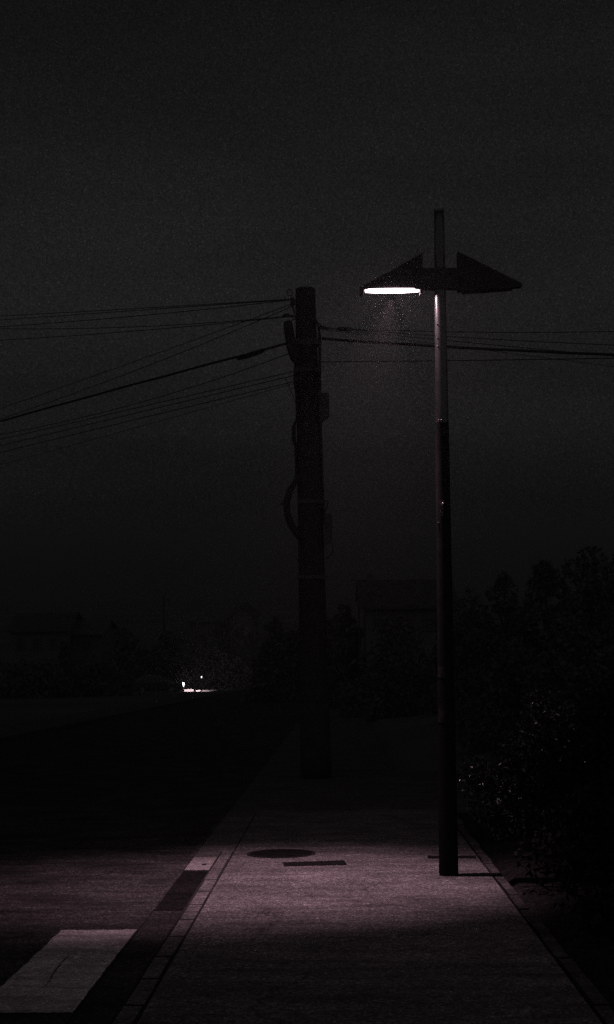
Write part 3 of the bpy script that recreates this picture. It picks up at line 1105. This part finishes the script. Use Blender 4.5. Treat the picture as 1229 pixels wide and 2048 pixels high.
def gable_block(parent, x0, x1, y0, y1, eave, ridge, wall, roofm, axis, over=0.35, base=-1.5):
    b = MB()
    xm, ym = (x0 + x1) / 2, (y0 + y1) / 2
    if axis == 'Y':      # gable faces the camera
        out = [(x0, y0, base), (x1, y0, base), (x1, y0, eave), (xm, y0, ridge), (x0, y0, eave)]
        b.prism(out, (0, y1 - y0, 0))
    else:
        out = [(x0, y0, base), (x0, y1, base), (x0, y1, eave), (x0, ym, ridge), (x0, y0, eave)]
        b.prism(out, (x1 - x0, 0, 0))
    b.build('wall', wall, parent)
    r = MB()
    t = 0.16
    if axis == 'Y':
        k = (ridge - eave) / (xm - x0)
        for s, xe in ((-1, x0 - over), (1, x1 + over)):
            ze = ridge - k * abs(xe - xm)
            r.prism([(xe, y0 - over, ze + 0.02), (xm, y0 - over, ridge + 0.02), (xm, y0 - over, ridge + t), (xe, y0 - over, ze + t)], (0, y1 - y0 + 2 * over, 0))
    else:
        k = (ridge - eave) / (ym - y0)
        for s, ye in ((-1, y0 - over), (1, y1 + over)):
            ze = ridge - k * abs(ye - ym)
            r.prism([(x0 - over, ye, ze + 0.02), (x0 - over, ym, ridge + 0.02), (x0 - over, ym, ridge + t), (x0 - over, ye, ze + t)], (x1 - x0 + 2 * over, 0, 0))
    return r.build('roof', roofm, parent)


def house_root(px, Y, label):
    p = at(px, 1380, Y)
    p.z = ground_z(p.x, p.y)
    o = empty('house', p)
    return tag(o, label, 'house'), p


# gabled house in the middle distance
root, p = house_root(440, 150, 'pale two-storey house with a gable end, left of the utility pole')
s = 150 / F
hx = lambda x: (x - 440) * s
hz = lambda y, Y=150: at(440, y, Y).z - p.z
gable_block(root, hx(462), hx(508), 0, 9, hz(1234), hz(1215), M_WALLP, M_ROOF, 'Y')
gable_block(root, hx(378), hx(461.5), 1.5, 8, hz(1243), hz(1217), M_WALLP, M_ROOFL, 'X')
for a in ((468, 1270, 476, 1250), (490, 1272, 500, 1252)):
    window(root, hx(a[0]), hz(a[1]), hx(a[2]), hz(a[3]), -0.03)
for a in ((390, 1272, 402, 1256), (418, 1272, 430, 1256), (442, 1272, 452, 1256)):
    window(root, hx(a[0]), hz(a[1]), hx(a[2]), hz(a[3]), 1.47)
b = MB(); b.tube([(hx(511.5), -0.1, -1), (hx(511.5), -0.1, hz(1236))], 0.07, 8); b.build('downpipe', M_FRAME, root)

# low pale house at the left
root, p = house_root(105, 120, 'pale low house at the left edge of the village')
s = 120 / F
hx = lambda x: (x - 105) * s
hz = lambda y, Y=120: at(105, y, Y).z - p.z
gable_block(root, hx(22), hx(135), 0, 8, hz(1262), hz(1234), M_WALLG, M_ROOF, 'X')
gable_block(root, hx(135.5), hx(198), 2, 9, hz(1272), hz(1250), M_WALLP, M_ROOFL, 'X')
for a in ((34, 1300, 50, 1276), (66, 1300, 82, 1276), (100, 1300, 114, 1276)):
    window(root, hx(a[0]), hz(a[1]), hx(a[2]), hz(a[3]), -0.03)
window(root, hx(160), hz(1305), hx(176), hz(1285), 1.97)

# long flat-topped roof on the right, above the trees
root, p = house_root(820, 62, 'long low roofed house behind the lamp post on the right')
s = 62 / F
hx = lambda x: (x - 820) * s
hz = lambda y, Y=62: at(820, y, Y).z - p.z
r = gable_block(root, hx(735), hx(905), 0, 7, hz(1214), hz(1171), M_WALLG, M_ROOF, 'X')
c = MB(); c.box((hx(748), 3.5, hz(1171) + 0.1), (0.3, 0.3, 0.7)); c.build('chimney', M_WALLG, r)
for a in ((750, 1262, 775, 1235), (800, 1262, 825, 1235), (850, 1262, 875, 1235)):
    window(root, hx(a[0]), hz(a[1]), hx(a[2]), hz(a[3]), -0.03)
an = empty('roof_antenna', root.location + Vector((hx(722), 1.0, 0)))
tag(an, 'thin aerial mast left of the long roof', 'antenna')
b = MB(); b.tube([(0, 0, -0.3), (0, 0, hz(1158))], 0.035, 6); b.build('mast', M_GALV, an)
b = MB()
for k, z in enumerate((1160, 1166, 1172)):
    b.tube([(-0.32 + .05 * k, 0, hz(z)), (0.32 - .05 * k, 0, hz(z))], 0.02, 5)
b.build('aerial', M_GALV, an)

# thin far pole
p = at(330, 1380, 200); p.z = base_z(200) - .05
m_ = empty('utility_pole', p)
tag(m_, 'thin distant utility pole rising over the village roofs', 'utility pole')
h_ = at(330, 1190, 200).z - p.z
b = MB(); b.tube([(0, 0, 0), (0, 0, h_)], [0.2, 0.12], 8); b.build('post', M_CONC, m_)
b = MB(); b.box((0, 0, h_ - 0.7), (1.8, 0.12, 0.12)); b.box((0, 0, h_ - 1.5), (1.4, 0.12, 0.12)); b.build('cross_arm', M_GALV, m_)

# ------------------------------------------------------------------ car down the road, headlights on
CY = 122.0
cg = at(366, 1378, CY)
cz = base_z(CY) - 0.012
car = empty('parked_car', (cg.x - 0.05, CY, cz), math.radians(5))
tag(car, 'distant dark car facing right with its headlights on', 'car')
# local: +x is forward, front bumper at x=0.12, body extends to -4.2; y across
prof = [(0.10, .28), (0.14, .45), (0.08, .68), (-0.12, .78), (-0.95, .90), (-1.15, .95), (-3.85, .97), (-4.15, .86), (-4.2, .5), (-4.12, .28)]
b = MB()
b.prism([(x, -0.85, z) for x, z in prof], (0, 1.7, 0))
b.build('body', M_CARP, car, bevel=0.06)
cab = [(-1.1, .93), (-1.95, 1.42), (-3.1, 1.46), (-3.8, 1.20), (-4.0, .95)]
b = MB()
b.loft([[(x, -0.80 + (z - .93) * .28, z) for x, z in cab], [(x, 0.80 - (z - .93) * .28, z) for x, z in cab]])
b.build('cabin', M_CARP, car, bevel=0.04)
for sgn in (-1, 1):
    b = MB()
    b.poly([(x, sgn * (0.808 - (z - .93) * .28), z) for x, z in ((-1.32, 1.0), (-2.0, 1.37), (-2.6, 1.40), (-2.6, 1.0))])
    b.poly([(x, sgn * (0.808 - (z - .93) * .28), z) for x, z in ((-2.68, 1.0), (-2.68, 1.40), (-3.1, 1.40), (-3.6, 1.2), (-3.65, 1.0))])
    b.build('side_window', M_GLASS, car)
b = MB(); b.poly([(-1.16, -.70, .985), (-1.93, -.6, 1.40), (-1.93, .6, 1.40), (-1.16, .70, .985)]); b.build('windscreen', M_GLASS, car)
M_HEAD = emit('headlight_lit', (1.0, 0.93, 0.92), 30.0)
for sgn in (-1, 1):
    for x in (-0.85, -3.35):
        b = MB(); b.tube([(x, sgn * 0.72, .31), (x, sgn * 0.90, .31)], .31, 24)
        wh = b.build('wheel', M_TYRE, car)
        b = MB(); b.tube([(x, sgn * 0.895, .31), (x, sgn * 0.915, .31)], .19, 10); b.build('rim', M_RIM, wh)
    b = MB()
    b.loft([[(xo, sgn * 0.66 + w_ * math.cos(a), .60 + h2 * math.sin(a)) for a in np.linspace(0, 2 * math.pi, 14, endpoint=False)] for xo, w_, h2 in ((0.03, .12, .12), (0.13, .12, .12), (0.17, .08, .07))])
    b.build('headlight', M_HEAD, car, smooth_shade=True)
    b = MB(); b.box((-4.19, sgn * 0.66, .7), (0.04, .24, .14)); b.build('tail_light', M_GLASS, car)
hl = bpy.data.lights.new('headlight_beam', 'SPOT')
hl.energy = 650
hl.color = (1.0, 0.80, 0.84)
hl.spot_size = math.radians(100)
hl.spot_blend = 0.8
hl.shadow_soft_size = 0.06
ho = bpy.data.objects.new('headlight_beam', hl)
COL.objects.link(ho)
ho.parent = car
ho.location = (0.26, -0.62, .60)
dv = Vector((0.70, 1.15, -0.38)).normalized()
ho.rotation_euler = (-dv).to_track_quat('Z', 'Y').to_euler()

# pale kerb lit by the headlight
KYf = 122.7
kx = lambda x: at(x, 1375, KYf).x
for (x0, x1, hh, yk, lb) in ((369, 388, 0.19, 122.7, 'short pale kerb stone lit right beside the car headlight'), (393, 446, 0.10, 122.4, 'longer low pale kerb, dimly lit, right of the bright kerb stone')):
    b = MB()
    X0, X1 = kx(x0), kx(x1)
    b.box(((X1 - X0) / 2, 0, hh / 2 - 0.1), (X1 - X0, 0.18, hh + 0.2), bev=0.03)
    o = b.build('kerb_stone', M_KERBP)
    o.location = (X0, yk, base_z(yk) - 0.01)
    tag(o, lb, 'kerb stone', 'pale kerb stones by the far car')

# marker post, its reflector's shine put in as emission
mp_ = at(404, 1376, 121)
mk = empty('marker_post', (mp_.x, 121, base_z(121) - .02))
tag(mk, 'low marker post with a tiny glowing reflector, right of the far car', 'marker post')
hM = at(404, 1354, 121).z - mk.location.z
b = MB(); b.tube([(0, 0, -.1), (0, 0, hM + 0.02)], [.05, .04], 10); b.build('post', M_GALV, mk)
b = MB(); b.box((0, -0.055, hM), (0.08, 0.03, 0.15), bev=0.01); b.build('lamp', emit('marker_reflector_shine', (1, 0.85, 0.9), 3.0), mk)  # reflector plate, headlight shine given as its own glow

# ------------------------------------------------------------------ sea haze
M_HAZE = bpy.data.materials.new('haze')
M_HAZE.use_nodes = True
_t = M_HAZE.node_tree
_t.nodes.clear()
_pv = N(_t, 'ShaderNodeVolumePrincipled')
_pv.inputs['Color'].default_value = (0.9, 0.9, 0.9, 1)
_pv.inputs['Density'].default_value = HAZE
_pv.inputs['Anisotropy'].default_value = 0.8
_mo = N(_t, 'ShaderNodeOutputMaterial')
_t.links.new(_pv.outputs[0], _mo.inputs['Volume'])
b = MB()
z0, z1 = SEA - 1.0, 7.5
b.box((0, 30500, (z0 + z1) / 2), (82000, 61200, z1 - z0))
hz_ = b.build('haze', M_HAZE)
tag(hz_, 'thin pale sea haze over road and bay', 'haze', kind='stuff')
